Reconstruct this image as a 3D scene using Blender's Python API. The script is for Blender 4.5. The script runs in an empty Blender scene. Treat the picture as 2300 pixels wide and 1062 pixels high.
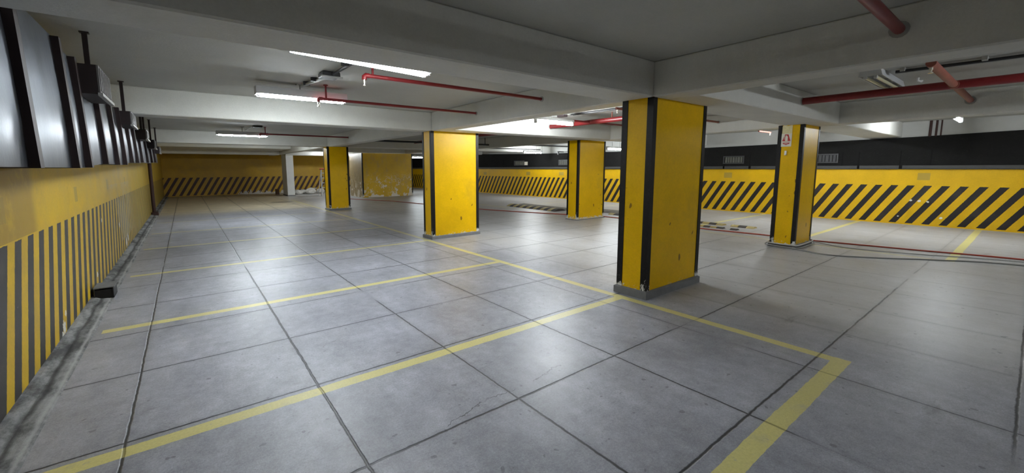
import bpy, bmesh, math, random
from mathutils import Vector, Matrix
random.seed(7)
SC = bpy.context.scene
COL = SC.collection

# ------------------------------------------------------------------ camera
W, H = 2300.0, 1062.0
F, PX, PY = 913.3, 1097.9, 486.1
yaw, pitch, roll = 0.6391, 0.1196, -0.0033
cy, sy, cp, sp = math.cos(yaw), math.sin(yaw), math.cos(pitch), math.sin(pitch)
fwd = Vector((sy*cp, cy*cp, -sp)); right = Vector((cy, -sy, 0)); up = right.cross(fwd)
r_ = right*math.cos(roll) + up*math.sin(roll); u_ = -right*math.sin(roll) + up*math.cos(roll)
cam = bpy.data.cameras.new('camera'); cam_ob = bpy.data.objects.new('camera', cam); COL.objects.link(cam_ob)
cam.sensor_fit = 'HORIZONTAL'; cam.sensor_width = 36.0; cam.lens = F/W*36.0
cam.shift_x = (W/2-PX)/W; cam.shift_y = (PY-H/2)/W
cam.clip_start = 0.02; cam.clip_end = 200
m = Matrix((r_, u_, -fwd)).transposed().to_4x4(); m.translation = Vector((0, 0, 1.5))
cam_ob.matrix_world = m
SC.camera = cam_ob

# ------------------------------------------------------------------ world, exposure
wd = bpy.data.worlds.new('world'); SC.world = wd; wd.use_nodes = True
wd.node_tree.nodes['Background'].inputs[0].default_value = (0.5, 0.5, 0.5, 1)
wd.node_tree.nodes['Background'].inputs[1].default_value = 0.0
SC.view_settings.view_transform = 'Standard'; SC.view_settings.look = 'None'
SC.view_settings.gamma = 1.0; SC.view_settings.use_curve_mapping = False
SC.cycles.max_bounces = 14; SC.cycles.diffuse_bounces = 10
SC.view_settings.exposure = 1.25
TUBE = 80.0          # emission of a lit fluorescent tube
CEIL = 2.62          # ceiling height
BEAM = 2.25          # underside of the beams

# ------------------------------------------------------------------ node helper
class S:
    def __init__(s, g, k): s.g, s.k = g, k
    def _m(s, op, o=None, c=None): return s.g.math(op, s, o, c)
    def __add__(s, o): return s._m('ADD', o)
    __radd__ = __add__
    def __sub__(s, o): return s._m('SUBTRACT', o)
    def __rsub__(s, o): return s.g.math('SUBTRACT', o, s)
    def __mul__(s, o): return s._m('MULTIPLY', o)
    __rmul__ = __mul__
    def __truediv__(s, o): return s._m('DIVIDE', o)
    def __gt__(s, o): return s._m('GREATER_THAN', o)
    def __lt__(s, o): return s._m('LESS_THAN', o)
    def frac(s): return s._m('FRACT')
    def abs(s): return s._m('ABSOLUTE')
    def max(s, o): return s._m('MAXIMUM', o)
    def min(s, o): return s._m('MINIMUM', o)
    def band(s, a, b): return (s > a)*(s < b)
    def ss(s, a, b): return s.g.ss(s, a, b)
class G:
    def __init__(g, name, rough=0.6, metal=0.0, spec=0.4):
        g.m = bpy.data.materials.new(name); g.m.use_nodes = True
        g.t = g.m.node_tree; g.n = g.t.nodes; g.l = g.t.links
        g.b = g.n['Principled BSDF']
        g.b.inputs['Roughness'].default_value = rough; g.b.inputs['Metallic'].default_value = metal
        g.b.inputs['Specular IOR Level'].default_value = spec
        g.co = g.n.new('ShaderNodeTexCoord').outputs['Object']
        sx = g.n.new('ShaderNodeSeparateXYZ'); g.l.new(g.co, sx.inputs[0])
        g.x, g.y, g.z = (S(g, sx.outputs[i]) for i in range(3))
    def put(g, inp, v):
        if isinstance(v, S): g.l.new(v.k, inp)
        elif isinstance(v, (tuple, list)): inp.default_value = (*v, 1) if len(v) == 3 else v
        else: inp.default_value = v
    def math(g, op, a, b=None, c=None):
        n = g.n.new('ShaderNodeMath'); n.operation = op
        for i, v in enumerate((a, b, c)):
            if v is not None: g.put(n.inputs[i], v)
        return S(g, n.outputs[0])
    def ss(g, v, a, b):
        n = g.n.new('ShaderNodeMapRange'); n.interpolation_type = 'SMOOTHSTEP'
        g.put(n.inputs[0], v); n.inputs[1].default_value = a; n.inputs[2].default_value = b
        return S(g, n.outputs[0])
    def noise(g, scale, detail=3, rough=0.55, stretch=None, off=0.0):
        n = g.n.new('ShaderNodeTexNoise'); n.inputs['Scale'].default_value = scale
        n.inputs['Detail'].default_value = detail; n.inputs['Roughness'].default_value = rough
        mp = g.n.new('ShaderNodeMapping'); g.l.new(g.co, mp.inputs[0])
        mp.inputs['Scale'].default_value = stretch or (1, 1, 1); mp.inputs['Location'].default_value = (off, off*1.7, off*.6)
        g.l.new(mp.outputs[0], n.inputs['Vector'])
        return S(g, n.outputs[0])
    def mix(g, f, a, b):
        n = g.n.new('ShaderNodeMix'); n.data_type = 'RGBA'
        g.put(n.inputs[0], f); g.put(n.inputs[6], a); g.put(n.inputs[7], b)
        return S(g, n.outputs[2])
    def scale(g, c, f):      # colour times scalar
        n = g.n.new('ShaderNodeMix'); n.data_type = 'RGBA'; n.blend_type = 'MULTIPLY'; n.inputs[0].default_value = 1
        g.put(n.inputs[6], c)
        if isinstance(f, S):
            cb = g.n.new('ShaderNodeCombineColor')
            for i in range(3): g.l.new(f.k, cb.inputs[i])
            g.l.new(cb.outputs[0], n.inputs[7])
        return S(g, n.outputs[2])
    def out(g, c, rough=None, bump=None, dist=0.004, strength=0.5):
        g.put(g.b.inputs['Base Color'], c)
        if rough is not None: g.put(g.b.inputs['Roughness'], rough)
        if bump is not None:
            n = g.n.new('ShaderNodeBump'); n.inputs['Distance'].default_value = dist; n.inputs['Strength'].default_value = strength
            g.put(n.inputs['Height'], bump); g.l.new(n.outputs[0], g.b.inputs['Normal'])
        return g.m
    def rect(g, a, b, x0, x1, y0, y1): return a.band(x0, x1)*b.band(y0, y1)

YEL = (0.69, 0.41, 0.0); YEL2 = (0.62, 0.385, 0.010); BLK = (0.018, 0.015, 0.014)

def plain(name, c, rough=0.6, metal=0.0, var=0.15, scale=6, spec=0.4, bump=None):
    g = G(name, rough, metal, spec)
    n = g.noise(scale, 4)
    return g.out(g.scale(c, n*(2*var)+(1-var)), bump=(g.noise(bump, 3) if bump else None))

def mat_floor():
    g = G('floor_concrete', 0.5, 0, 0.35)
    w1 = g.noise(1.3, 3, off=2); w2 = g.noise(14, 3); big = g.noise(0.45, 4, 0.6); mid = g.noise(3.2, 5, 0.65, (1, .5, 1)); fine = g.noise(70, 3, 0.7)
    x = g.x + (w2-.5)*.014 + (w1-.5)*.02; y = g.y + (w2-.5)*.014 + (w1-.5)*.02
    c = g.mix(big.ss(.3, .7), (0.292, 0.298, 0.336), (0.385, 0.392, 0.438))
    c = g.scale(c, mid*1.0+.5); c = g.scale(c, g.noise(11, 6, .75, off=30)*.9+.55); c = g.scale(c, fine*.8+.6); c = g.scale(c, g.noise(170, 2, .6)*.8+.6)
    # browner driving lane; sandy far left end, lightened to stand in for light
    c = g.mix((g.x.ss(3.9, 5.4))*.55, c, g.scale((0.46, 0.452, 0.425), mid*.5+.75))
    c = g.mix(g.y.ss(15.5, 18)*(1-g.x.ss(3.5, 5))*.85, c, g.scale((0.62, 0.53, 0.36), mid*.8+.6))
    # scuffs and stains
    st = g.noise(1.7, 6, 0.75, (.6, 2.2, 1), 5).ss(.60, .72)
    c = g.mix(st*.5, c, (0.13, 0.13, 0.135))
    lt = g.noise(2.1, 6, 0.75, (.5, 1.6, 1), 11).ss(.62, .74)
    c = g.mix(lt*.3, c, (0.47, 0.47, 0.47))
    sp_ = g.noise(17, 1, .5, off=3).ss(.735, .77); c = g.mix(sp_*.5, c, (0.08, 0.08, 0.08))
    # saw cut joints, about a metre apart
    jx = (((x+.37)/1.007+.5).frac()-.5).abs()*1.007; jy = (((y-.915)/.975+.5).frac()-.5).abs()*.975
    jm = g.noise(.9, 2, off=20)
    jxm = 1-jx.ss(.003, .011); jym = 1-jy.ss(.003, .011)
    j = (jxm*(1-g.x.ss(3.3, 4.2)*.75)*jm.ss(.25, .42)).max(jym*jm.ss(.27, .45))
    j = j*(1-g.x.ss(8, 9.6)*.8)*(g.x > -.79)
    halo = (1-jx.ss(.0, .06)).max(1-jy.ss(.0, .06))*.12
    c = g.scale(c, 1-halo)
    c = g.mix(j*.9, c, (0.03, 0.03, 0.032))
    # a hair crack by the camera
    ck = (g.y-1.99-.10*(g.x-1.65)-(g.noise(3.5, 4, .7, off=8)-.5)*.22).abs()
    ckm = (1-ck.ss(.001, .006))*g.rect(g.x, g.y, 1.12, 2.2, 1.7, 2.3)*g.noise(6, 2, off=3).ss(.36, .5)
    c = g.mix(ckm*.8, c, (0.07, 0.07, 0.07))
    # yellow bay lines
    wear = g.noise(26, 4, .7); wear2 = g.noise(4, 3, off=9)
    L = []
    rows = [(.725, .83), (2.72, 2.82), (4.985, 5.085), (7.41, 7.505), (9.80, 9.90), (12.05, 12.15), (14.4, 14.5), (16.8, 16.9)]
    near = None
    for i, (a, b) in enumerate(rows):
        k = g.rect(x, y, -.72, 4.03, a, b)*(1, 1, 1, .95, .85, .7, .5, .35)[i]
        near = k if near is None else near.max(k)
    near = near.max(g.rect(x, y, 3.925, 4.025, .725, 7.5)).max(g.rect(x, y, 3.925, 4.025, 7.5, 21)*.7)
    for a, b in ((.66, .77), (2.80, 2.90), (5.05, 5.15), (7.45, 7.55), (9.85, 9.95), (12.3, 12.4)):
        near = near.max(g.rect(x, y, 9.65, 14.9, a, b)*(1 if a < 6 else .45))
    near = near.max(g.rect(x, y, 9.6, 9.69, .66, 5.2)*.5).max(g.rect(x, y, 9.6, 9.69, 9.8, 15)*.6)
    pm = near*(wear.ss(.22, .42)*.55+.45)*(wear2.ss(.2, .4)*.35+.65)
    c = g.mix(pm*.88, c, g.scale((0.70, 0.63, 0.22), fine*.4+.8))
    c = g.mix(j*near*.6, c, (0.09, 0.08, 0.04))
    # dark wet patch far off
    e = ((g.x-3.4)/.5)*((g.x-3.4)/.5)+((g.y-20.1)/.22)*((g.y-20.1)/.22)
    c = g.mix((1-e.ss(.6, 1.1))*.8, c, (0.03, 0.03, 0.03))
    return g.out(c, rough=mid*.25+.27, bump=fine*.25+mid*.4-j*2.0, dist=.006, strength=.35)

def peel(g, zmax, scale=3.2, off=0.0, thr=.56):
    n = g.noise(scale, 6, .68, off=off)
    k = n-(g.z*(.34/zmax))
    return k.ss(thr-.16, thr-.145)

def mat_stripes(name, along, per, s0, duty, slant, ztop=1.01, yel=YEL, black=BLK, dirt=.35, patches=(), ytop=None, upper=(0.42, 0.42, 0.40), chips=(), peelbox=None, sign=1):
    g = G(name, .42, 0, .4)
    a = g.x if along == 'x' else g.y
    n1 = g.noise(2.0, 5, .65); n2 = g.noise(40, 3, .7); edge = g.noise(30, 2)
    z = g.z + (edge-.5)*.012
    s = a + (1.0-g.z)*slant + (edge-.5)*.012
    st = ((s-s0)/per).frac()
    blk = (st < duty)*(z < ztop)*(z > .035)
    y = g.scale(yel, n1*.5+.75); y = g.scale(y, n2*.3+.85)
    y = g.mix(g.noise(1.1, 5, .7, off=4).ss(.5, .75)*dirt, y, (0.27, 0.20, 0.06))
    b = g.mix(n1.ss(.5, .7)*.5, black, tuple(v*2.6+.008 for v in black))
    c = g.mix(blk, y, b)
    for (a0, a1, z0, z1) in patches:
        c = g.mix(g.rect(a, g.z, a0, a1, z0, z1)*.8, c, (0.36, 0.26, 0.05))
    if along == 'y' and patches and patches[0][0] > 3:
        bl = g.noise(2.2, 5, .75, (1, .5, .6), 17).ss(.40, .58)*g.y.ss(8.2, 9.2)*(1-g.y.ss(10.4, 12))*g.z.band(.25, 1.25)
        c = g.mix(bl*.45, c, (0.42, 0.38, 0.27))
        br = (1-g.y.ss(4.55, 4.75))*g.noise(1.6, 5, .7, off=23).ss(.3, .5)*(g.z > 1.02); c = g.mix(br*.75, c, (0.30, 0.19, 0.03))
        lo = g.y.ss(10.5, 13); c = g.mix(lo*.35, c, (0.24, 0.19, 0.05))
    scr = g.noise(9, 4, .8, (1, 1, 6), 3).ss(.68, .71)*g.z.band(.04, 1.0)
    c = g.mix(scr*.3, c, (0.55, 0.5, 0.4))
    for (a0, z0, rr) in chips:
        d = ((a-a0)*(a-a0)+(g.z-z0)*(g.z-z0))._m('SQRT')+(g.noise(22, 4, .8, off=6)-.5)*rr*2.4
        c = g.mix(1-d.ss(rr*.8, rr), c, (0.75, 0.73, 0.66))
    if peelbox:
        a0, a1, zm = peelbox
        k = peel(g, zm, 3.0, 2)*a.band(a0, a1)
        c = g.mix(k, c, g.scale((0.55, 0.52, 0.47), n2*.5+.7))
    if ytop is not None:
        up_ = g.scale(upper, n1*.3+.85)
        c = g.mix(z > ytop, c, up_)
    return g.out(c, rough=n1*.3+.35, bump=n1*.5+n2*.2, dist=.004, strength=.4)

def mat_column():
    g = G('column_yellow_paint', .35, 0, .18)
    n1 = g.noise(2.6, 5, .65); n2 = g.noise(45, 3, .7)
    oi = g.n.new('ShaderNodeObjectInfo'); 
    c = g.scale(YEL, n1*.45+.775); c = g.scale(c, n2*.3+.85)
    d = g.noise(1.4, 6, .75, (1, 1, .7), 7).ss(.52, .74); c = g.mix(d*.4, c, (0.40, 0.26, 0.02))
    sp_ = g.noise(11, 1, .5, (1, 1, .6), 3).ss(.725, .75)*g.z.band(.1, 1.3); c = g.mix(sp_*.8, c, (0.12, 0.06, 0.01))
    k = (g.noise(16, 5, .8, off=1)-(g.z-.08)*1.6).ss(.55, .565); c = g.mix(k, c, (0.6, 0.58, 0.52))
    return g.out(c, rough=n1*.2+.28, bump=n1*.6+n2*.25, dist=.004, strength=.45)

def mat_guard():
    g = G('black_edge_paint', .45, 0, .22)
    n = g.noise(12, 5, .8)
    c = g.mix(n.ss(.5, .7)*.5, (0.007, 0.006, 0.006), (0.025, 0.022, 0.02))
    k = (g.noise(14, 6, .8, (1, 1, .6), 2)-(g.z-.09)*1.3).ss(.46, .48); c = g.mix(k, c, (0.62, 0.62, 0.6))
    k2 = g.noise(20, 4, .8, (1, 1, .4), 12).ss(.75, .77)*(g.z < 1.7); c = g.mix(k2, c, (0.55, 0.5, 0.42))
    return g.out(c, bump=n, strength=.4)

def mat_pier():
    g = G('peeling_yellow_paint', .5, 0, .35)
    n1 = g.noise(1.8, 6, .7); n2 = g.noise(30, 4, .7)
    c = g.scale(YEL2, n1*.5+.75)
    c = g.mix(g.noise(2.4, 6, .75, (1, 1, .5), 5).ss(.46, .7)*.5, c, (0.36, 0.27, 0.13))
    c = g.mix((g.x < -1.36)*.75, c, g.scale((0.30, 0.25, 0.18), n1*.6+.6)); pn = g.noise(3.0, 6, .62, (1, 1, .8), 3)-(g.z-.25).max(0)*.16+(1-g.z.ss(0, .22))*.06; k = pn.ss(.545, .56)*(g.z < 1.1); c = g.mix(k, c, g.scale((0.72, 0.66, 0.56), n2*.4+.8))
    v = g.n.new('ShaderNodeTexVoronoi'); v.feature = 'DISTANCE_TO_EDGE'; v.inputs['Scale'].default_value = 1.7
    wv = g.n.new('ShaderNodeVectorMath'); wv.operation = 'ADD'
    nn = g.n.new('ShaderNodeTexNoise'); nn.inputs['Scale'].default_value = 4
    g.l.new(g.co, wv.inputs[0]); g.l.new(nn.outputs['Color'], wv.inputs[1]); g.l.new(g.co, nn.inputs['Vector']); g.l.new(wv.outputs[0], v.inputs['Vector'])
    ck = (1-S(g, v.outputs['Distance']).ss(.012, .03))*g.noise(1.1, 3, off=14).ss(.40, .46)*(1-g.z.ss(.8, 1.35))
    c = g.mix(ck*.85, c, (0.66, 0.58, 0.42))
    return g.out(c, bump=n1+k*-.6, strength=.5)

def mat_ceiling(name, col):
    g = G(name, .75, 0, .25)
    n1 = g.noise(1.1, 5, .6); n2 = g.noise(55, 4, .75); n3 = g.noise(6, 4, .6, (1, 3, 1))
    c = g.scale(col, n1*.28+.86); c = g.scale(c, n2*.24+.88); c = g.scale(c, n3*.1+.95)
    return g.out(c, bump=n2*.7+n3*.5, dist=.005, strength=.5)

def mat_metal(name, c, rough=.36):
    g = G(name, rough, .85, .5)
    n = g.noise(3, 4, .6, (1, 1, .4)); s = g.noise(60, 2, .5)
    return g.out(g.scale(c, n*.4+.8), rough=n*.25+rough-.12, bump=n*.6+s*.1, dist=.02, strength=.25)

def mat_emit(name, c, s):
    g = G(name, .4); g.put(g.b.inputs['Base Color'], (0.9, 0.9, 0.9)); g.put(g.b.inputs['Emission Color'], c); g.b.inputs['Emission Strength'].default_value = s
    return g.m

def mat_kerb():
    g = G('rough_dark_mortar', .85, 0, .2)
    a = g.noise(4, 6, .75, (1, .5, 1)); b = g.noise(30, 4, .7); w = g.noise(2.2, 4, .6, off=4)
    c = g.mix(a.ss(.35, .62), (0.085, 0.087, 0.09), (0.30, 0.305, 0.31)); c = g.scale(c, b*.6+.7)
    d = (g.x+.80+(w-.5)*.05).abs(); c = g.mix((1-d.ss(.0, .018))*.6, c, (0.42, 0.42, 0.42))
    e = (g.x+.87+(w-.5)*.10).abs(); c = g.mix((1-e.ss(.0, .03))*.75, c, (0.04, 0.04, 0.042))
    return g.out(c, bump=a*.8+b*.4, dist=.012, strength=.6)
M = dict(
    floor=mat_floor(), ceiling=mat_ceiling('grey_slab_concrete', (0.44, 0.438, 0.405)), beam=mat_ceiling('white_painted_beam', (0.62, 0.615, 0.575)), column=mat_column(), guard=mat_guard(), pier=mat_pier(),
    plinth=plain('grey_plinth_cement', (0.17, 0.172, 0.175), .75, scale=9, var=.3, bump=30),
    kerb=mat_kerb(),
    plaster=plain('grey_wall_plaster', (0.40, 0.40, 0.385), .7, scale=2, bump=40),
    white=plain('white_plaster', (0.74, 0.75, 0.74), .55, scale=3, var=.08),
    duct=mat_metal('galvanised_sheet', (0.145, 0.158, 0.185), .33), flange=plain('shaded_flange_steel', (0.030, 0.018, 0.018), .5, .2),  # flange colour holds the shade of its unlit sides
    dark=plain('dark_brown_steel', (0.022, 0.014, 0.014), .55, .1), grille=plain('grille_aluminium', (0.17, 0.165, 0.16), .5, .5),
    lip=plain('pale_steel_lip', (0.42, 0.41, 0.39), .45, .6),
    pan=plain('fixture_white_enamel', (0.55, 0.56, 0.57), .4, 0, var=.05), socket=plain('lamp_socket_plastic', (0.5, 0.5, 0.5), .5),
    tube=mat_emit('lit_fluorescent_tube', (0.88, 0.96, 1.0), TUBE), tubesoft=mat_emit('softer_fluorescent_tube', (0.90, 0.96, 1.0), TUBE*.55), tubemid=mat_emit('brightest_fluorescent_tube', (0.90, 0.96, 1.0), TUBE*2.05), tubebright=mat_emit('new_fluorescent_tube', (0.90, 0.96, 1.0), TUBE*1.15), tubedim=mat_emit('ageing_fluorescent_tube', (0.92, 0.97, 1.0), TUBE*.13), tubeoff=plain('unlit_yellowed_tube', (0.62, 0.58, 0.40), .3, var=.05),
    red=plain('red_pipe_paint', (0.20, 0.012, 0.014), .38, 0, var=.2, spec=.5), redold=plain('faded_red_pipe_paint', (0.27, 0.085, 0.06), .55, 0, var=.25),
    brass=plain('sprinkler_brass', (0.75, 0.70, 0.6), .25, .8), conduit=plain('grey_conduit', (0.36, 0.36, 0.34), .5, .3),
    black=plain('black_plastic', (0.012, 0.012, 0.013), .5), bconduit=plain('black_conduit', (0.015, 0.015, 0.016), .5),
    hose=plain('red_hose_rubber', (0.40, 0.055, 0.03), .5), cable=plain('grey_cable_sheath', (0.23, 0.225, 0.215), .5), cable2=plain('pale_cable_sheath', (0.50, 0.49, 0.47), .5),
    rubber=plain('black_rubber', (0.065, 0.054, 0.046), .75, var=.3, bump=25), rubbery=plain('worn_yellow_rubber', (0.42, 0.33, 0.13), .7, var=.3, bump=25), asphalt=plain('brown_grey_filler', (0.22, 0.20, 0.165), .85, var=.35, scale=8, bump=20),
    clad=None, sash=plain('dark_window_frame', (0.045, 0.045, 0.047), .5), slat=plain('dusty_glass_slats', (0.12, 0.123, 0.108), .25, var=.3, scale=3),
    signw=plain('sign_white_vinyl', (0.72, 0.68, 0.58), .5, var=.06), signr=plain('sign_red_ink', (0.48, 0.03, 0.03), .5, var=.1),
    alu=plain('ladder_aluminium', (0.62, 0.63, 0.64), .4, .3), redp=plain('red_ladder_cap', (0.45, 0.05, 0.03), .5),
    rubble=plain('pale_plaster_rubble', (0.55, 0.53, 0.49), .85, var=.3, scale=9), board=plain('brown_board', (0.09, 0.045, 0.025), .7),
    rust=plain('rusty_brown_pipe', (0.05, 0.022, 0.018), .6, .1),
)
def mat_clad():
    g = G('black_painted_board', .85, 0, .12)
    n = g.noise(2.2, 5, .7); n2 = g.noise(40, 3)
    c = g.scale((0.012, 0.0115, 0.0112), n*.9+.55); c = g.mix(n2.ss(.6, .75)*.25, c, (0.05, 0.05, 0.048))
    for yy in (6.42, 5.65, 3.33, 2.98, 2.17, 1.63, 9.0, 12.1, 18):
        c = g.mix(((g.y-yy).abs() < .012)*(g.z < 1.9)*.8, c, (0.006, 0.006, 0.006))
    return g.out(c, bump=n*.6+n2*.2)
M['clad'] = mat_clad()
M['wall_left'] = mat_stripes('striped_wall_paint_left', 'y', .2865, 4.10, .5, .43, yel=(0.60, 0.385, 0.018), black=(0.040, 0.037, 0.034), dirt=.45, ytop=None,
    patches=((3.80, 4.0, 1.15, 1.32), (6.11, 6.25, 1.15, 1.31), (8.38, 8.52, 1.19, 1.34), (10.63, 10.77, 1.2, 1.34)),
    chips=((5.05, .1, .06), (5.15, .2, .03), (4.98, .05, .04), (10.0, .16, .10), (10.3, .2, .08), (18.6, .3, .12), (6.85, .2, .04), (7.6, .8, .03), (9.3, .55, .05)))
M['wall_right'] = mat_stripes('striped_wall_paint_right', 'y', .2995, 1.86, .46, -.59, yel=YEL, dirt=.12, ytop=1.425, upper=(0.44, 0.44, 0.42),
    patches=((1.61, 1.83, 1.15, 1.33), (6.17, 6.42, 1.13, 1.31), (13.6, 13.9, 1.12, 1.28), (15.9, 16.2, 1.1, 1.27), (19.6, 19.9, 1.08, 1.24)),
    chips=((1.75, .62, .03), (1.9, .63, .025), (1.6, .61, .025), (1.35, .22, .03), (2.1, .2, .02)))
M['wall_far'] = mat_stripes('striped_wall_paint_far', 'x', .311, -.73, .46, .56, yel=(0.50, 0.30, 0.02), black=(0.05, 0.022, 0.018), dirt=.4, ytop=2.3, upper=(0.3, 0.28, 0.22), peelbox=(2.4, 9, .42))
M['wall_far2'] = mat_stripes('striped_wall_paint_rear', 'x', .30, 0, .46, .58, yel=YEL2, dirt=.2, ytop=1.42, upper=(0.05, 0.05, 0.05))

# ------------------------------------------------------------------ mesh helper
class MB:
    def __init__(s): s.bm = bmesh.new()
    def box(s, x0, x1, y0, y1, z0, z1, bev=0.0, seg=1):
        b = bmesh.new()
        r = bmesh.ops.create_cube(b, size=1)
        for v in b.verts: v.co = Vector((x0+(v.co.x+.5)*(x1-x0), y0+(v.co.y+.5)*(y1-y0), z0+(v.co.z+.5)*(z1-z0)))
        if bev: bmesh.ops.bevel(b, geom=list(b.edges), offset=bev, segments=seg, affect='EDGES', profile=.5)
        s.add(b); return s
    def add(s, b, mtx=None):
        if mtx is not None: bmesh.ops.transform(b, matrix=mtx, verts=b.verts)
        me = bpy.data.meshes.new('t'); b.to_mesh(me); b.free(); s.bm.from_mesh(me); bpy.data.meshes.remove(me); return s
    def poly(s, pts): 
        s.bm.faces.new([s.bm.verts.new(p) for p in pts]); return s
    def prism(s, prof, axis, a, b):     # closed 2-D profile swept along an axis
        def P(u, v, t): return {'x': (t, u, v), 'y': (u, t, v), 'z': (u, v, t)}[axis]
        A = [s.bm.verts.new(P(u, v, a)) for u, v in prof]; B = [s.bm.verts.new(P(u, v, b)) for u, v in prof]
        n = len(prof)
        for i in range(n): s.bm.faces.new((A[i], A[(i+1) % n], B[(i+1) % n], B[i]))
        s.bm.faces.new(A); s.bm.faces.new(B[::-1]); return s
    def loft(s, rings):
        R = [[s.bm.verts.new(p) for p in r] for r in rings]; n = len(R[0])
        for a, b in zip(R, R[1:]):
            for i in range(n): s.bm.faces.new((a[i], a[(i+1) % n], b[(i+1) % n], b[i]))
        s.bm.faces.new(R[0]); s.bm.faces.new(R[-1][::-1]); return s
    def tube(s, pts, r, n=10, smooth=0):
        P = [Vector(p) for p in pts]
        if smooth:
            Q = []
            for i in range(len(P)-1):
                p0, p1, p2, p3 = P[max(i-1, 0)], P[i], P[i+1], P[min(i+2, len(P)-1)]
                for k in range(smooth):
                    t = k/smooth
                    Q.append(.5*((2*p1)+(p2-p0)*t+(2*p0-5*p1+4*p2-p3)*t*t+(3*p1-p0-3*p2+p3)*t**3))
            P = Q+[P[-1]]
        rings = []; nrm = None
        for i, p in enumerate(P):
            d = (P[min(i+1, len(P)-1)]-P[max(i-1, 0)]).normalized()
            if nrm is None: nrm = d.orthogonal().normalized()
            nrm = (nrm-d*nrm.dot(d)).normalized(); bi = d.cross(nrm)
            rr = r if not isinstance(r, (list, tuple)) else r[i]
            rings.append([p+nrm*math.cos(2*math.pi*k/n)*rr+bi*math.sin(2*math.pi*k/n)*rr for k in range(n)])
        return s.loft(rings)
    def build(s, name, mat, parent=None, smooth=False, loc=None, kind=None):
        base = Vector(loc) if loc is not None else (parent_origin(parent) if parent else Vector((0, 0, 0)))
        bmesh.ops.translate(s.bm, verts=s.bm.verts, vec=-base)
        bmesh.ops.recalc_face_normals(s.bm, faces=s.bm.faces)
        me = bpy.data.meshes.new(name); s.bm.to_mesh(me); s.bm.free()
        me.materials.append(M[mat] if isinstance(mat, str) else mat)
        if smooth:
            me.shade_smooth() if hasattr(me, 'shade_smooth') else None
            try: me.set_sharp_from_angle(angle=math.radians(40))
            except Exception: pass
        o = bpy.data.objects.new(name, me); COL.objects.link(o)
        if parent: o.parent = parent
        else: o.location = base
        if kind: o['kind'] = kind
        return o
def parent_origin(p):
    v = Vector((0, 0, 0))
    while p is not None: v = v+p.location; p = p.parent
    return v
def thing(name, label, cat, loc, group=None):
    o = bpy.data.objects.new(name, None); COL.objects.link(o); o.location = loc; o.empty_display_size = .2
    return tag(o, label, cat, group)
def tag(o, label, cat, group=None):
    o['label'] = label; o['category'] = cat
    if group: o['group'] = group
    return o
def B(*a, **k): return MB().box(*a, **k)

# ------------------------------------------------------------------ room shell
def grid_floor():
    b = MB(); b.box(-1.3, 15.6, -6.3, 33.3, -.2, 0); return b
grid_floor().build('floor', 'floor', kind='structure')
B(-1.3, 15.6, -6.3, 33.3, CEIL, CEIL+.2).build('ceiling', 'ceiling', kind='structure')
B(-1.16, -.96, -6.2, 27.8, 0, CEIL).build('wall_left', 'wall_left', kind='structure')
B(-.96, 11.2, 27.6, 27.8, 0, CEIL).build('wall_far', 'wall_far', kind='structure')
B(11.0, 11.2, 27.8, 33, 0, CEIL).build('wall_recess', 'wall_far2', kind='structure')
B(11.2, 15.4, 32.8, 33, 0, CEIL).build('wall_rear', 'wall_far2', kind='structure')
B(-1.16, 15.6, -6.2, -6.0, 0, CEIL).build('wall_back', 'plaster', kind='structure')
wr = B(15.0, 15.2, -6.2, 33, 0, CEIL).build('wall_right', 'wall_right', loc=(15, 0, 0), kind='structure'); wr.rotation_euler.z = .03
# rough mortar strip along the foot of the left wall
k = MB(); prof = [(-.96, 0), (-.96, .045), (-.93, .04), (-.88, .018), (-.82, .014), (-.785, .006), (-.775, 0)]
k.prism(prof, 'y', -2, 27.6).build('trim_kerb', 'kerb', kind='structure')

def beam(x0, x1, y0, y1, z0=BEAM, z1=CEIL, mat='beam'):
    return B(x0, x1, y0, y1, z0, z1, bev=.012).build('ceiling_beam', mat, kind='structure')
beam(4.11, 4.41, -6, 27.6); beam(9.38, 9.70, -6, 27.6)
E1 = .001
for (xa, xb, ya, yb) in ((-.96, 4.11, 2.55, 2.97), (4.41, 9.38, 2.2, 2.88), (9.70, 14.93, 2.2, 2.88),
                         (-.96, 4.11, 7.47, 7.88), (4.41, 9.38, 7.05, 7.52), (9.70, 14.78, 7.05, 7.52),
                         (-.96, 4.11, 15.05, 15.6), (4.41, 9.38, 15.05, 15.6), (9.70, 14.55, 15.05, 15.6),
                         (4.41, 9.38, 20.0, 20.38), (9.70, 14.4, 20.0, 20.38)):
    beam(xa, xb, ya, yb, BEAM if ya < 19 else 2.27)
beam(-.96, 4.11, 21.2, 24.2, 2.40); beam(-.96, 4.11, 24.2, 24.6, 2.2); beam(4.41, 9.38, 24.2, 24.6, 2.2)

# dark cladding high on the right wall, following its slight angle
cl = MB(); ys = [(-6, 2.42), (.3, 2.29), (2.0, 2.235), (3.5, 2.21), (7, 2.165), (10.6, 2.15), (16, 2.2), (20, 2.3), (32, 2.35)]
pa = [(15.0-.035, y, 1.43) for y, z in ys]; 
fr = [[cl.bm.verts.new((14.965, y, 1.43)), cl.bm.verts.new((14.965, y, z)), cl.bm.verts.new((15.0, y, z)), cl.bm.verts.new((15.0, y, 1.43))] for y, z in ys]
for a, b in zip(fr, fr[1:]):
    for i in range(4): cl.bm.faces.new((a[i], a[(i+1) % 4], b[(i+1) % 4], b[i]))
cl.bm.faces.new(fr[0]); cl.bm.faces.new(fr[-1][::-1])
o = cl.build('trim_cladding', 'clad', loc=(15, 0, 0), kind='structure'); o.rotation_euler.z = .03
lg = MB()
for a, b in ((-6, 2.12), (2.18, 2.95), (3.0, 5.6), (5.68, 6.4), (6.46, 12), (12.05, 32)): lg.box(14.93, 14.97, a, b, 1.435, 1.52, bev=.004)
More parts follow.
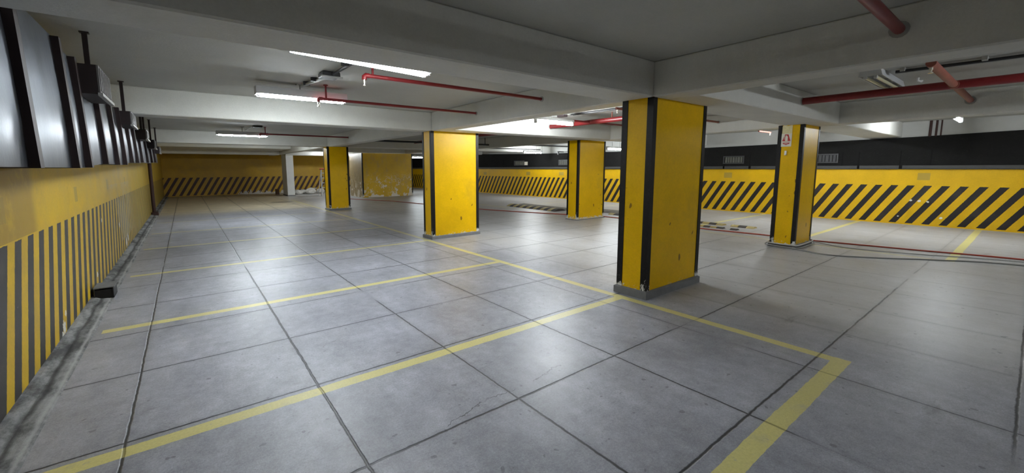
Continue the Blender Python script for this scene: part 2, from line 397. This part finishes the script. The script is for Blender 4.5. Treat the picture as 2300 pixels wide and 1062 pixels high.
o = lg.build('trim_ledge', plain('dark_grey_ledge', (0.055, 0.054, 0.052), .6), loc=(15, 0, 0), kind='structure'); o.rotation_euler.z = .03
def rwall(y): return 15.0-.03*y
# slatted vent windows in the cladding
for i, (y0, y1) in enumerate(((3.42, 4.05), (5.82, 6.46), (13.2, 13.9), (16.3, 17.1))):
    xw = -.0375
    f = MB(); t = .035
    f.box(15+xw-.025, 15+xw, y0, y1, 1.60, 1.60+t).box(15+xw-.025, 15+xw, y0, y1, 1.86-t, 1.86)
    for yy in (y0, y1-t): f.box(15+xw-.025, 15+xw, yy, yy+t, 1.60+t, 1.86-t)
    w = f.build('window_%d' % (i+1), 'sash', loc=(15, 0, 0), kind='structure'); w.rotation_euler.z = .03
    s = MB(); n = 6; yy = y0+t+.02
    while yy < y1-t-.06:
        d = random.uniform(.05, .09); s.box(15+xw-.012, 15+xw-.001, yy, min(yy+d, y1-t-.01), 1.64, 1.82); yy += d+.018
    sl = s.build('pane', 'slat' if i else 'sash', loc=(15, 0, 0)); sl.location = (0, 0, 0); sl.parent = w

# ------------------------------------------------------------------ columns
def column(x0, x1, y0, y1, label, gw=.062, plinth=.075, ztop=BEAM+.004, chip=0):
    t = thing('column', label, 'column', ((x0+x1)/2, (y0+y1)/2, 0), 'yellow columns with black edges')
    B(x0, x1, y0, y1, 0, ztop).build('body', 'column', t)
    e = .006
    for sx, X in ((1, x0), (-1, x1)):
        for sy_, Y in ((1, y0), (-1, y1)):
            g = MB()
            pf = [(X-sx*e, Y-sy_*e), (X+sx*gw, Y-sy_*e), (X+sx*gw, Y), (X, Y), (X, Y+sy_*gw), (X-sx*e, Y+sy_*gw)]
            g.prism(pf, 'z', .03, ztop-.002).build('corner_guard', 'guard', t)
    p = .028; q = MB()
    pz = plinth
    r0 = [(x0-p, y0-p, 0), (x1+p, y0-p, 0), (x1+p, y1+p, 0), (x0-p, y1+p, 0)]
    r1 = [(a, b, pz-.012) for a, b, c in r0]; r2 = [(x0-.009, y0-.009, pz), (x1+.009, y0-.009, pz), (x1+.009, y1+.009, pz), (x0-.009, y1+.009, pz)]
    q.loft([r0, r1, r2]).build('plinth', 'plinth', t)
    return t
column(4.115, 5.285, 2.55, 2.93, 'nearest and largest yellow column with black edges and a chipped base', gw=.068, plinth=.09)
column(4.10, 5.275, 7.49, 7.87, 'wide bright yellow column with black edges, second along the row left of the nearest column', plinth=.07)
column(4.06, 4.79, 14.95, 15.45, 'narrow far yellow column with black edges in front of the ladder and peeling pier', gw=.06, plinth=.06)
column(8.87, 10.04, 7.72, 8.12, 'yellow column with black edges and a pale scuffed base strip', gw=.055, plinth=.02)
rc = column(8.90, 9.76, 2.56, 2.95, 'yellow column with a fire extinguisher sign and cables coiled round its foot', gw=.06, plinth=.06)
t = thing('column', 'plain white column without black edges in front of the dark striped far wall', 'column', (4.55, 24.9, 0))
B(4.42, 4.78, 24.25, 25.5, 0, BEAM).build('body', 'white', t)
B(4.40, 4.80, 24.23, 25.52, 0, .05).build('plinth', 'plinth', t)
t = thing('pier', 'broad yellow pier with peeling white paint patches behind the far narrow column', 'pier', (8.6, 21.4, 0))
B(7.22, 10.0, 20.45, 22.4, 0, 2.25).build('body', 'pier', t)
for X, sx in ((7.22, 1), (10.0, -1)):
    MB().prism([(X-sx*.008, 20.442), (X+sx*.05, 20.442), (X+sx*.05, 20.45), (X, 20.45), (X, 20.5), (X-sx*.008, 20.5)], 'z', .05, 2.25).build('corner_guard', 'guard', t)

# ------------------------------------------------------------------ fluorescent lamps
def lamp(x0, x1, y, z, label, on='tube', stems=(.25, .75), tubes=2, ceil=CEIL, rad=.028):
    L = x1-x0
    t = thing('fluorescent_lamp', label, 'ceiling lamp', ((x0+x1)/2, y, z), 'fluorescent ceiling lamps')
    p = MB(); zb = z+.012; zt = z+.085
    if tubes == 1:
        zb, zt = z+.006+rad, z+.06+rad
        p.box(x0, x1, y-.03, y+.03, zb, zt, bev=.006).build('batten', 'pan', t)
        MB().tube([(x0+.05, y, z), (x1-.05, y, z)], rad, 10).build('tube', on, t, smooth=True)
        for xe in (x0+.012, x1-.05): B(xe, xe+.038, y-.03, y+.03, z-.03, zb+.004, bev=.005).build('socket', 'socket', t)
    else: reflector(t, p, x0, x1, y, z, zb, zt, on)
    for f in stems:
        xs = x0+f*L; s = MB().tube([(xs, y, zt-.005), (xs, y, ceil-.012)], .009, 8); s.box(xs-.045, xs+.045, y-.03, y+.03, ceil-.014, ceil)
        s.build('stem', 'conduit', t)
    return t
def reflector(t, p, x0, x1, y, z, zb, zt, on):
    zt = z+.105; prof = [(y-.105, z+.008), (y-.08, zt), (y+.08, zt), (y+.105, z+.008), (y+.095, z+.008), (y+.072, zt-.012), (y-.072, zt-.012), (y-.095, z+.008)]
    p.prism(prof, 'x', x0, x1)
    ep = [(y-.105, z+.008), (y-.08, zt), (y+.08, zt), (y+.105, z+.008)]; p.prism(ep, 'x', x0-.004, x0).prism(ep, 'x', x1, x1+.004)
    p.build('reflector', 'pan', t)
    for k in (-.045, .045):
        MB().tube([(x0+.05, y+k, z), (x1-.05, y+k, z)], .0165, 8).build('tube', on or 'tubeoff', t, smooth=True)
        for xe in (x0+.012, x1-.042):
            B(xe, xe+.03, y+k-.016, y+k+.016, z-.022, z+.075, bev=.004).build('socket', 'socket', t)
lamp(0.74, 2.00, 3.68, 2.43, 'long glaring lit tube lamp half hidden behind the nearest beam', on='tubesoft').rotation_euler.y = .035
lamp(0.80, 1.93, 6.05, 2.435, 'lit lamp with grey reflector hanging before the bright beam at left', stems=(.47,))
lamp(0.74, 1.94, 13.02, 2.385, 'lit tube lamp in the bay before the dark far wall on the left', stems=(.5,))
lamp(5.38, 6.46, 5.78, 2.37, 'lit tube lamp beside the crossing red pipes left of the nearest column', on='tubemid', stems=(.42,), tubes=1)
lamp(12.7, 13.9, 14.4, 2.20, 'small lit lamp before the black wall band, left of the scuffed column', on='tubebright', stems=(.3, .7), tubes=1)
lamp(12.95, 14.1, 9.9, 2.20, 'small lit lamp just right of the scuffed column, cut off by the nearest column', on='tubebright', stems=(.3, .7), tubes=1)
lamp(10.9, 12.1, 22.6, 2.12, 'small far lit lamp between the peeling pier and the wide yellow column', stems=(.3, .7), tubes=1)
lamp(12.0, 13.2, 1.08, 2.44, 'lamp peeping bright below the right-hand beam above the black wall band', on='tubebright', stems=(.3, .7), tubes=1)
lamp(6.45, 7.75, 1.27, 2.53, 'unlit lamp with white reflector on the ceiling at right', on=False, stems=(.3, .7))
lamp(12.2, 13.4, 3.9, 2.535, 'lit lamp hidden above the beam between the sign column and the right wall', on='tubebright', tubes=1)
lamp(6.15, 7.15, 23.3, 2.36, 'far lit lamp behind the narrow column lighting the white column', on='tubebright', tubes=1)
lamp(0.95, 2.15, -.5, 2.477, 'lit lamp on the ceiling just behind the viewpoint', on='tubedim', tubes=1, rad=.014)
lamp(2.2, 3.4, 17.6, 2.50, 'unseen lamp added above the far left beam to brighten the sandy floor', tubes=1, rad=.024)  # added out of sight to lift the far floor
lamp(5.9, 7.1, -2.6, 2.46, 'unseen lamp added behind the viewpoint to brighten the right-hand bay', on='tubebright', tubes=1)  # added off-frame to light the right foreground and its ceiling
lamp(12.0, 13.2, -3.5, 2.46, 'unseen fill lamp added behind the viewpoint by the right wall', on='tubedim', tubes=1)  # added off-frame as extra ambient light

# ------------------------------------------------------------------ ventilation duct on the left wall
t = thing('ventilation_duct', 'long galvanised ventilation duct with dark flanges running along the left wall under the ceiling', 'duct', (-.8, 6, 1.5))
secs = [(-1.2, .6, 1.51, 2.40), (.6, 2.05, 1.51, 2.40), (2.05, 3.06, 1.51, 2.40), (3.06, 4.04, 1.51, 2.39), (4.04, 4.52, 1.51, 2.36), (4.52, 5.42, 1.515, 2.33, 1.55, 2.28), (5.42, 6.3, 1.55, 2.28), (6.3, 7.06, 1.55, 2.26),
        (7.06, 7.94, 1.555, 2.25, 1.59, 2.2), (7.94, 8.84, 1.59, 2.2), (8.84, 9.8, 1.6, 2.19), (9.8, 11.2, 1.62, 2.18), (11.2, 12.6, 1.63, 2.16), (12.6, 14.0, 1.65, 2.12), (14.0, 15.8, 1.67, 2.1)]
xf = -.655
for s in secs:
    y0, y1, z0, z1 = s[:4]; z2, z3 = (s[4], s[5]) if len(s) > 4 else (z0, z1)
    m_ = MB(); rings = []
    n = 6
    for i in range(n+1):
        f = i/n; yy = y0+(y1-y0)*f; a = z0+(z2-z0)*f; b = z1+(z3-z1)*f
        bul = math.sin(math.pi*f)*.012
        rings.append([(-.957, yy, a), (xf+.03, yy, a), (xf+.028+bul*.6, yy, a+(b-a)*.25), (xf+.02+bul, yy, a+(b-a)*.5), (xf+.01+bul*.6, yy, a+(b-a)*.75), (xf, yy, b), (-.957, yy, b)])
    m_.loft(rings).build('duct_section', 'duct', t, smooth=True)
    if y0 > -1:
        g = MB(); d = .042
        g.prism([(-.957, z0-.004), (xf+.03+d, z0-.004), (xf+.03+d, z0+.0), (xf+d, z1+.022), (-.957, z1+.022)], 'y', y0-.036, y0+.036)
        g.build('flange', 'flange', t)
for i, (y0, y1, z0, z1) in enumerate(((2.2, 2.85, 2.13, 2.36), (4.60, 5.26, 2.10, 2.33), (7.05, 7.70, 2.06, 2.235), (9.6, 10.3, 2.02, 2.2), (12.0, 12.7, 1.96, 2.15), (14.4, 15.0, 1.92, 2.1))):
    if i == 0: continue
    bx = B(xf-.02, -.51, y0, y1, z0, z1).build('outlet_box', 'dark', t)
    g = MB(); g.box(-.51, -.498, y0, y1, z0, z1)
    nn = 7
    for j in range(nn): g.box(-.498, -.492, y0+.03+(y1-y0-.06)*j/nn, y0+.03+(y1-y0-.06)*(j+.55)/nn, z0+.03, z1-.02)
    g.build('grille', 'grille', bx)
    B(-.514, -.484, y0-.01, y1+.01, z0-.012, z0+.012).build('lip', 'lip', bx)
for (x, y, zb) in ((-.58, 4.8, 2.44), (-.575, 7.16, 2.345), (-.575, 9.8, 2.31), (-.6, 10.9, 2.29), (-.575, 12.3, 2.26), (-.575, 14.6, 2.21)):
    m_ = MB(); m_.box(x-.017, x+.017, y-.012, y+.012, zb-.12, CEIL); m_.box(x-.03, x+.03, y-.025, y+.025, CEIL-.01, CEIL); m_.box(xf-.01, x, y-.01, y+.01, zb-.13, zb-.11)
    m_.build('hanger_rod', 'dark', t)
# downpipe at the far end of the duct
t = thing('downpipe', 'rusty brown downpipe standing against the left wall below the far duct end', 'pipe', (-.87, 16.9, 0))
MB().tube([(-.88, 16.9, .05), (-.88, 16.9, 1.66), (-.86, 16.6, 1.74), (-.84, 15.87, 1.78)], .05, 12).build('pipe', 'rust', t, smooth=True)
B(-.95, -.77, 16.8, 17.05, 0, .12, bev=.02).build('foot', 'rust', t)

# ------------------------------------------------------------------ sprinkler pipes
def sprinkler(t, x, y, z, mat='brass'):
    s = MB().tube([(x, y, z), (x, y, z-.03)], .014, 8); s.tube([(x, y, z-.03), (x, y, z-.055)], .009, 8); s.tube([(x, y, z-.055), (x, y, z-.06)], .02, 8)
    s.build('sprinkler_head', mat, t)
def pipe_x(x0, x1, y, z, r, label, mat='red', head=None, hang=(), flange=True, cat='pipe', name='sprinkler_pipe'):
    t = thing(name, label, cat, ((x0+x1)/2, y, z), 'red sprinkler pipes')
    MB().tube([(x0, y, z), (x1, y, z)], r, 14).build('pipe', mat, t, smooth=True)
    if head is not None:
        MB().tube([(x0+.02, y, z), (x0-.015, y, z), (x0-.03, y, z-.012), (x0-.032, y, z-.045)], [r*1.25]*4, 12).build('elbow', mat, t, smooth=True); sprinkler(t, x0-.032, y, z-.045)
    for hx in hang:
        h = MB().tube([(hx, y, z+r*.8), (hx, y, CEIL)], .012, 8); h.tube([(hx, y, CEIL-.012), (hx, y, CEIL)], .03, 10); h.build('hanger', mat, t)
    if flange: MB().tube([(x1-.012, y, z), (x1-.001, y, z)], r*1.7, 14).build('collar', 'conduit', t)
    return t
pipe_x(1.60, 4.11, 4.27, 2.455, .021, 'red sprinkler pipe with elbow end right below the glaring tube lamp', head=1, hang=(1.66,))
pipe_x(1.55, 4.11, 5.88, 2.43, .019, 'dark red sprinkler pipe crossing in front of the reflector lamp at left', head=1, hang=(1.62,))
pipe_x(1.75, 4.11, 12.72, 2.43, .02, 'thin dark red pipe right of the lamp in the left far bay', head=1, hang=(1.85,))
pipe_x(1.2, 4.115, .68, 2.455, .033, 'red pipe ending on the beam at top right of the nearest column', head=1, hang=(1.5,))
def sprinkler_main(x, y0, y1, z, r, label, hang=(), branches=()):
    t = thing('sprinkler_main', label, 'pipe', (x, (y0+y1)/2, z), 'red sprinkler pipes')
    MB().tube([(x, y0, z), (x, y1, z)], r, 16).build('main_pipe', 'red', t, smooth=True)
    MB().tube([(x, y1-.012, z), (x, y1-.001, z)], r*1.15, 16).build('collar', 'conduit', t)
    for hy in hang: MB().tube([(x, hy, z+r*.8), (x, hy, CEIL)], .012, 8).build('hanger', 'redold', t)
    for (x0, x1, y, rr, mm, lab, heads, hx) in branches:
        b = MB().tube([(x0, y, z), (x1-.002, y, z)], rr, 14).build('branch_pipe', mm, t, smooth=True)
        if lab: b['label'] = lab
        MB().tube([(x-.0-r*1.25, y, z), (x+r*1.25, y, z)], rr*1.3, 14).build('tee', mm, b, smooth=True)
        MB().tube([(x1-.014, y, z), (x1-.002, y, z)], rr*1.6, 14).build('collar', 'conduit', b)
        for q in heads: sprinkler(b, q, y, z-rr*.8)
        for q in hx: MB().tube([(q, y, z+rr*.8), (q, y, CEIL)], .012, 8).build('hanger', mm, b)
    return t
sprinkler_main(7.45, -5.9, 2.2, 2.462, .05, 'thick dark red main pipe with faded branch crossing the right-hand ceiling bay', branches=((5.70, 9.375, .70, .037, 'redold', 'faded red branch pipe', (5.74,), ()),))
sprinkler_main(7.08, 2.88, 7.05, 2.462, .05, 'thick red main pipe left of the nearest column top, ending at the bright beam', hang=(5.3,),
    branches=((5.78, 9.375, 4.25, .021, 'redold', 'pale red branch pipe', (5.82,), (6.0,)), (6.55, 9.375, 5.86, .019, 'red', None, (8.35,), ())))
sprinkler_main(7.08, 7.52, 14.2, 2.45, .045, 'dark red main pipe seen behind both sides of the wide yellow column top', hang=(9,))
t = thing('sprinkler_pipe', 'short orange-red pipe end with sprinkler left of the sign column', 'pipe', (12.9, 4.5, 2.45), 'red sprinkler pipes')
MB().tube([(12.2, 4.5, 2.43), (13.0, 4.5, 2.43)], .02, 10).build('pipe', 'redold', t); sprinkler(t, 12.95, 4.5, 2.415)
MB().tube([(12.4, 4.5, 2.43), (12.4, 4.5, CEIL)], .012, 8).build('hanger', 'redold', t)

# ------------------------------------------------------------------ conduits
t = thing('conduit', 'grey ceiling conduit with black junction box joining the two left lamps', 'conduit', (1.4, 5, CEIL), 'ceiling conduits')
MB().tube([(1.53, 3.62, 2.6), (1.47, 5.0, 2.585)], .018, 8).build('conduit_pipe', 'bconduit', t); MB().tube([(1.46, 5.25, 2.595), (1.33, 5.95, 2.58)], .02, 8).build('conduit_pipe', 'conduit', t)
B(1.36, 1.56, 5.02, 5.24, 2.56, CEIL-.002, bev=.01).build('junction_box', 'black', t)
B(1.34, 1.58, 5.0, 5.05, 2.548, 2.562).build('lid', 'conduit', t)
for f in (4.0, 4.5, 5.5, 5.8): B(1.51-(f-3.6)*.07-.035, 1.51-(f-3.6)*.07+.045, f-.015, f+.015, 2.575, CEIL).build('clamp', 'black', t)
t = thing('conduit', 'white wire drop with dark box above the left far lamp', 'conduit', (1.5, 12.5, CEIL), 'ceiling conduits')
MB().tube([(1.56, 12.4, 2.6), (1.45, 12.65, 2.56), (1.41, 12.88, 2.53)], .016, 8).build('conduit_pipe', 'white', t)
B(1.52, 1.74, 12.33, 12.5, 2.565, CEIL, bev=.01).build('junction_box', 'black', t)
t = thing('conduit', 'pair of dark ceiling conduits running off to the right from the unlit lamp', 'conduit', (6.8, 0, CEIL), 'ceiling conduits')
for dx, mm in ((0, 'bconduit'), (.06, 'conduit')): MB().tube([(6.70+dx, 1.10, 2.585), (6.76+dx, .4, 2.585), (6.84+dx, -5.9, 2.585)], .017, 8).build('conduit_pipe', mm, t)
for yy in (.44, -.9, 1.04): B(6.66, 6.86, yy-.02, yy+.02, 2.58, CEIL).build('clamp', 'conduit', t)
t = thing('conduit', 'pair of thin dark conduits with a box on the ceiling by the middle lamp', 'conduit', (6.7, 5, CEIL), 'ceiling conduits')
for dx in (0, .07): MB().tube([(6.62+dx, 6.0, 2.6), (6.66+dx, 4.6, 2.6), (6.70+dx, 2.9, 2.59)], .014, 8).build('conduit_pipe', 'bconduit', t)
B(6.55, 6.80, 4.5, 4.68, 2.55, CEIL, bev=.01).build('junction_box', 'black', t)
B(6.52, 6.66, 6.12, 6.3, 2.57, CEIL, bev=.005).build('bracket', 'dark', t)
t = thing('conduit', 'black bent conduit dropping from the ceiling behind the wide yellow column', 'conduit', (10, 11, 2.4), 'ceiling conduits')
MB().tube([(10.1, 11.4, CEIL), (10.1, 11.4, 2.36), (10.12, 11.4, 2.335), (10.2, 11.4, 2.33), (14.6, 11.4, 2.33)], .03, 8).build('conduit_pipe', 'bconduit', t)
t = thing('conduit', 'thin black conduit on the beam face left of the small lamp', 'conduit', (11, 15.0, 2.4), 'ceiling conduits')
MB().tube([(9.71, 15.03, 2.38), (14.4, 15.03, 2.38)], .022, 8).build('conduit_pipe', 'bconduit', t)
t = thing('conduit', 'black ceiling conduits left of the wide yellow column top', 'conduit', (6.5, 12.6, 2.6), 'ceiling conduits')
MB().tube([(4.42, 12.6, 2.36), (9.37, 12.6, 2.36)], .03, 8).build('conduit_pipe', 'bconduit', t)
for xx in (6.8, 9.2): MB().tube([(xx, 12.6, 2.36), (xx, 12.6, CEIL)], .014, 8).build('hanger', 'bconduit', t)
t = thing('conduit', 'three upright dark conduits on the grey wall above the black band at right', 'conduit', (14.9, 1.6, 2.3), 'ceiling conduits')
for yy, r in ((1.70, .026), (1.60, .02), (1.52, .014)): MB().tube([(rwall(yy)-r-.004, yy, 2.235), (rwall(yy)-r-.004, yy, CEIL)], r, 8).build('conduit_pipe', 'rust', t)
t = thing('ceiling_hook', 'small white ceiling hook between the unlit lamp and the faded red pipe', 'hook', (7.6, 1.0, CEIL))
MB().tube([(7.6, 1.03, CEIL), (7.6, 1.03, 2.585), (7.62, 1.0, 2.57), (7.65, 1.0, 2.585)], .012, 8).build('hook', 'white', t)
t = thing('wall_bracket', 'small black bracket on the wall top left of the scuffed column', 'bracket', (14.55, 13.6, 2.2))
MB().box(14.2, 14.58, 13.6, 13.66, 2.21, 2.25).box(14.2, 14.25, 13.6, 13.66, 2.10, 2.25).build('bracket', 'black', t)
tag(B(rwall(16.2)-.05, rwall(16.2)-.036, 16.05, 16.35, 1.62, 1.80).build('wall_plate', 'signw', loc=(14.5, 16.2, 1.6)), 'tiny pale plate on the black wall band below the small lamp', 'plate')

# ------------------------------------------------------------------ fire sign on the column
xs = 8.90-.004
t = thing('fire_extinguisher_sign', 'white and red fire extinguisher sign high on the sign column', 'sign', (xs, 2.81, 1.86))
# seen along +x: left in the photo is +y
B(xs-.003, xs, 2.735, 2.895, 1.865, 2.10).build('plate', 'signw', t)
s = MB(); s.poly([(xs-.002, 2.735, 2.10), (xs-.002, 2.90, 2.0), (xs-.002, 2.905, 2.22), (xs-.002, 2.86, 2.255), (xs-.002, 2.80, 2.235), (xs-.002, 2.735, 2.25)]); s.build('old_sticker', plain('torn_sticker_paper', (0.66, 0.58, 0.32), .6, var=.3, scale=25), t)
e = xs-.0045
s = MB(); s.poly([(e, 2.88, 1.965), (e, 2.865, 2.01), (e, 2.845, 2.075), (e, 2.84, 2.085), (e, 2.79, 2.085), (e, 2.785, 2.075), (e, 2.765, 2.01), (e, 2.75, 1.965)]); em = s.build('emblem', 'signr', t)
e2 = e-.001
s = MB(); s.poly([(e2, 2.835, 1.968), (e2, 2.835, 2.04), (e2, 2.825, 2.055), (e2, 2.805, 2.055), (e2, 2.795, 2.04), (e2, 2.795, 1.968)]).poly([(e2, 2.822, 2.055), (e2, 2.822, 2.068), (e2, 2.808, 2.068), (e2, 2.808, 2.055)]).poly([(e2, 2.852, 1.99), (e2, 2.846, 2.062), (e2, 2.825, 2.068), (e2, 2.825, 2.062), (e2, 2.84, 2.056), (e2, 2.846, 1.99)])
s.build('extinguisher_symbol', 'signw', em)
s = MB()
for i in range(9):
    y = 2.868-i*.0125; s.poly([(e, y, 1.943), (e, y, 1.953), (e, y-.008, 1.953), (e, y-.008, 1.943)])
s.build('text_line', 'signr', t)
s = MB(); s.poly([(e, 2.87, 1.932), (e, 2.76, 1.932), (e, 2.76, 1.92), (e, 2.815, 1.893), (e, 2.87, 1.92)]); ar = s.build('arrow', 'signr', t)
s = MB()
for i in range(4):
    y = 2.838-i*.0125; s.poly([(e2, y, 1.912), (e2, y, 1.924), (e2, y-.008, 1.924), (e2, y-.008, 1.912)])
s.build('arrow_text', 'signw', ar)
t = thing('extinguisher_hook', 'small white empty wall hook below the fire extinguisher sign', 'hook', (8.9, 2.81, 1.72))
MB().box(8.888, 8.897, 2.795, 2.83, 1.71, 1.79, bev=.002).box(8.865, 8.89, 2.80, 2.825, 1.71, 1.722).build('hook', 'white', t)

# ------------------------------------------------------------------ hose and cables on the floor
def cable(name, pts, r, mat, label, cat, smooth=8):
    o = MB().tube(pts, r, 8, smooth).build(name, mat, loc=(pts[0][0], pts[0][1], 0), smooth=True); return tag(o, label, cat)
h = .013
cable('hose', [(10.9, -2.5, h), (10.66, 0, h), (10.4, 1.17, h), (10.12, 2.6, h), (10.12, 3.44, h), (10.0, 4.78, h), (10.15, 6.2, h), (10.17, 7.1, h), (10.14, 7.7, h), (10.08, 8.2, h), (9.6, 8.95, h), (8.6, 11.5, h), (7.9, 14.8, h), (7.4, 17.4, h), (6.5, 19.6, h), (6.2, 21, h)], .013, 'hose', 'thin red hose snaking along the floor past the columns', 'hose')
c1 = .010
X0, X1, Y0, Y1 = 8.90-.045, 9.76+.045, 2.56-.045, 2.95+.045
cable('cable', [(10.7, -2.5, c1), (10.45, -.1, c1), (9.95, 1.11, c1), (9.72, 1.9, c1), (X1+.0, 2.45, .03), (X1+.02, Y1-.05, .06), (X1-.1, Y1+.01, .065), (X0+.1, Y1+.01, .07), (X0-.01, Y1-.08, .07), (X0-.01, Y0+.08, .066), (X0+.09, Y0-.01, .063), (X1-.1, Y0-.012, .07), (X1+.015, Y0+.09, .078)], .011, 'cable2', 'pale cable looped round the foot of the sign column, nearer the hose', 'cable')
cable('cable', [(10.4, -2.7, c1), (10.05, -.05, c1), (9.53, .86, c1), (8.98, 1.50, c1), (8.68, 2.0, c1), (8.80, 2.43, .012), (X0-.035, 2.62, .02), (X0-.04, 2.9, .03), (X0+.1, Y1+.045, .03), (X1-.1, Y1+.045, .03), (X1+.045, Y1-.05, .03), (X1+.04, Y0+.05, .028), (X1-.1, Y0-.04, .026), (X0+.1, Y0-.04, .024), (X0-.03, Y0+.05, .03)], .011, 'cable', 'grey cable leaving the foot of the sign column, nearest the viewer', 'cable')

# ------------------------------------------------------------------ speed bump pieces
def pads(t, x0, x1, y0, y1, n, hgt, first=0, skip=()):
    d = (y1-y0)/n
    for i in range(n):
        if i in skip: continue
        a, b = y0+i*d, y0+(i+1)*d-.01
        xm = (x0+x1)/2
        MB().prism([(x0, 0), (x0+(x1-x0)*.15, hgt*.55), (x0+(x1-x0)*.35, hgt*.92), (xm, hgt), (x0+(x1-x0)*.65, hgt*.92), (x1-(x1-x0)*.15, hgt*.55), (x1, 0)], 'y', a, b).build('rubber_pad', 'rubber' if (i+first) % 2 == 0 else 'rubbery', t, smooth=True)
t = thing('speed_bump', 'intact black and yellow striped speed bump left of the scuffed column', 'speed bump', (10.2, 10.8, 0), 'speed bump sections')
pads(t, 10.02, 10.6, 9.75, 12.35, 14, .085)
MB().prism([(10.61, 0), (10.7, .05), (10.95, .06), (11.2, 0)], 'y', 9.0, 12.35).build('ramp', 'asphalt', t)
t = thing('speed_bump', 'worn grey speed bump section between the scuffed column and the nearest column', 'speed bump', (10.9, 7.9, 0), 'speed bump sections')
pads(t, 10.75, 11.05, 6.9, 8.5, 8, .05, skip=(6, 7))
MB().prism([(11.06, 0), (11.2, .05), (11.6, .06), (12.0, 0)], 'y', 6.9, 8.9).build('ramp', 'asphalt', t)
t = thing('speed_bump', 'broken speed bump pads in two short rows right of the nearest column', 'speed bump', (10.8, 4.6, 0), 'speed bump sections')
pads(t, 10.38, 10.56, 4.15, 5.4, 8, .035, skip=(1,)); pads(t, 10.95, 11.2, 4.0, 5.6, 9, .045, 1, skip=(3,)); 

# ------------------------------------------------------------------ things by the walls
t = thing('outlet_box', 'small open black box on the mortar strip at the foot of the left wall', 'box', (-.85, 6.45, 0))
b = MB(); x0, x1, y0, y1, z0, z1 = -.935, -.765, 6.30, 6.58, .012, .135
b.box(x0, x1, y0+.01, y1, z0, z0+.01).box(x0, x1, y1-.01, y1, z0, z1).box(x0, x0+.01, y0, y1, z0, z1).box(x1-.01, x1, y0, y1, z0, z1).box(x0, x1, y0+.02, y0+.03, z0, z1-.02)
b.build('case', 'black', t)
l = B(x0, x1+.01, y0, y1, z1, z1+.012).build('lid', 'plinth', t)
t = thing('stepladder', 'white stepladder with red top leaning beside the narrow far column', 'ladder', (6.2, 23.2, 0))
for sx, x in ((1, 5.90), (-1, 6.35)):
    MB().tube([(x-.04*sx, 22.95, 0), (x+.06*sx, 23.25, 1.42)], .03, 6).build('rail', 'alu', t)
    MB().tube([(x-.02*sx, 23.75, 0), (x+.06*sx, 23.33, 1.42)], .022, 6).build('rear_leg', 'alu', t)
for i in range(5):
    f = (i+.7)/5.4; B(5.87+.1*f, 6.38-.1*f, 22.93+.3*f, 23.02+.3*f, 1.42*f-.02, 1.42*f+.02).build('step', 'alu', t)
B(5.9, 6.35, 23.2, 23.4, 1.42, 1.49, bev=.01).build('top_cap', 'redp', t)
random.seed(3)
where = ('left end of the row', 'second from left', 'third from left', 'fourth from left', 'nearest the ladder')
for i, (x, y, r) in enumerate(((5.25, 25.6, .20), (5.62, 25.9, .17), (5.9, 25.5, .26), (6.55, 25.9, .22), (7.15, 25.5, .2))):
    b = bmesh.new(); bmesh.ops.create_icosphere(b, subdivisions=2, radius=r)
    for v in b.verts: v.co = Vector((v.co.x*1.2, v.co.y, max(v.co.z*.8, -r*.5)))*random.uniform(.82, 1.12)
    zm = min(v.co.z for v in b.verts)
    for v in b.verts: v.co += Vector((x, y, -zm))
    tag(MB().add(b).build('rubble_heap', 'rubble', loc=(x, y, 0)), 'pale rubble heap at the foot of the far wall, '+where[i], 'rubble', 'rubble heaps between white column and ladder')
tag(B(4.1, 4.28, 25.9, 26.1, 0, .32).build('board_stub', 'board', loc=(4.2, 26, 0)), 'short brown board standing left of the white column foot', 'board')
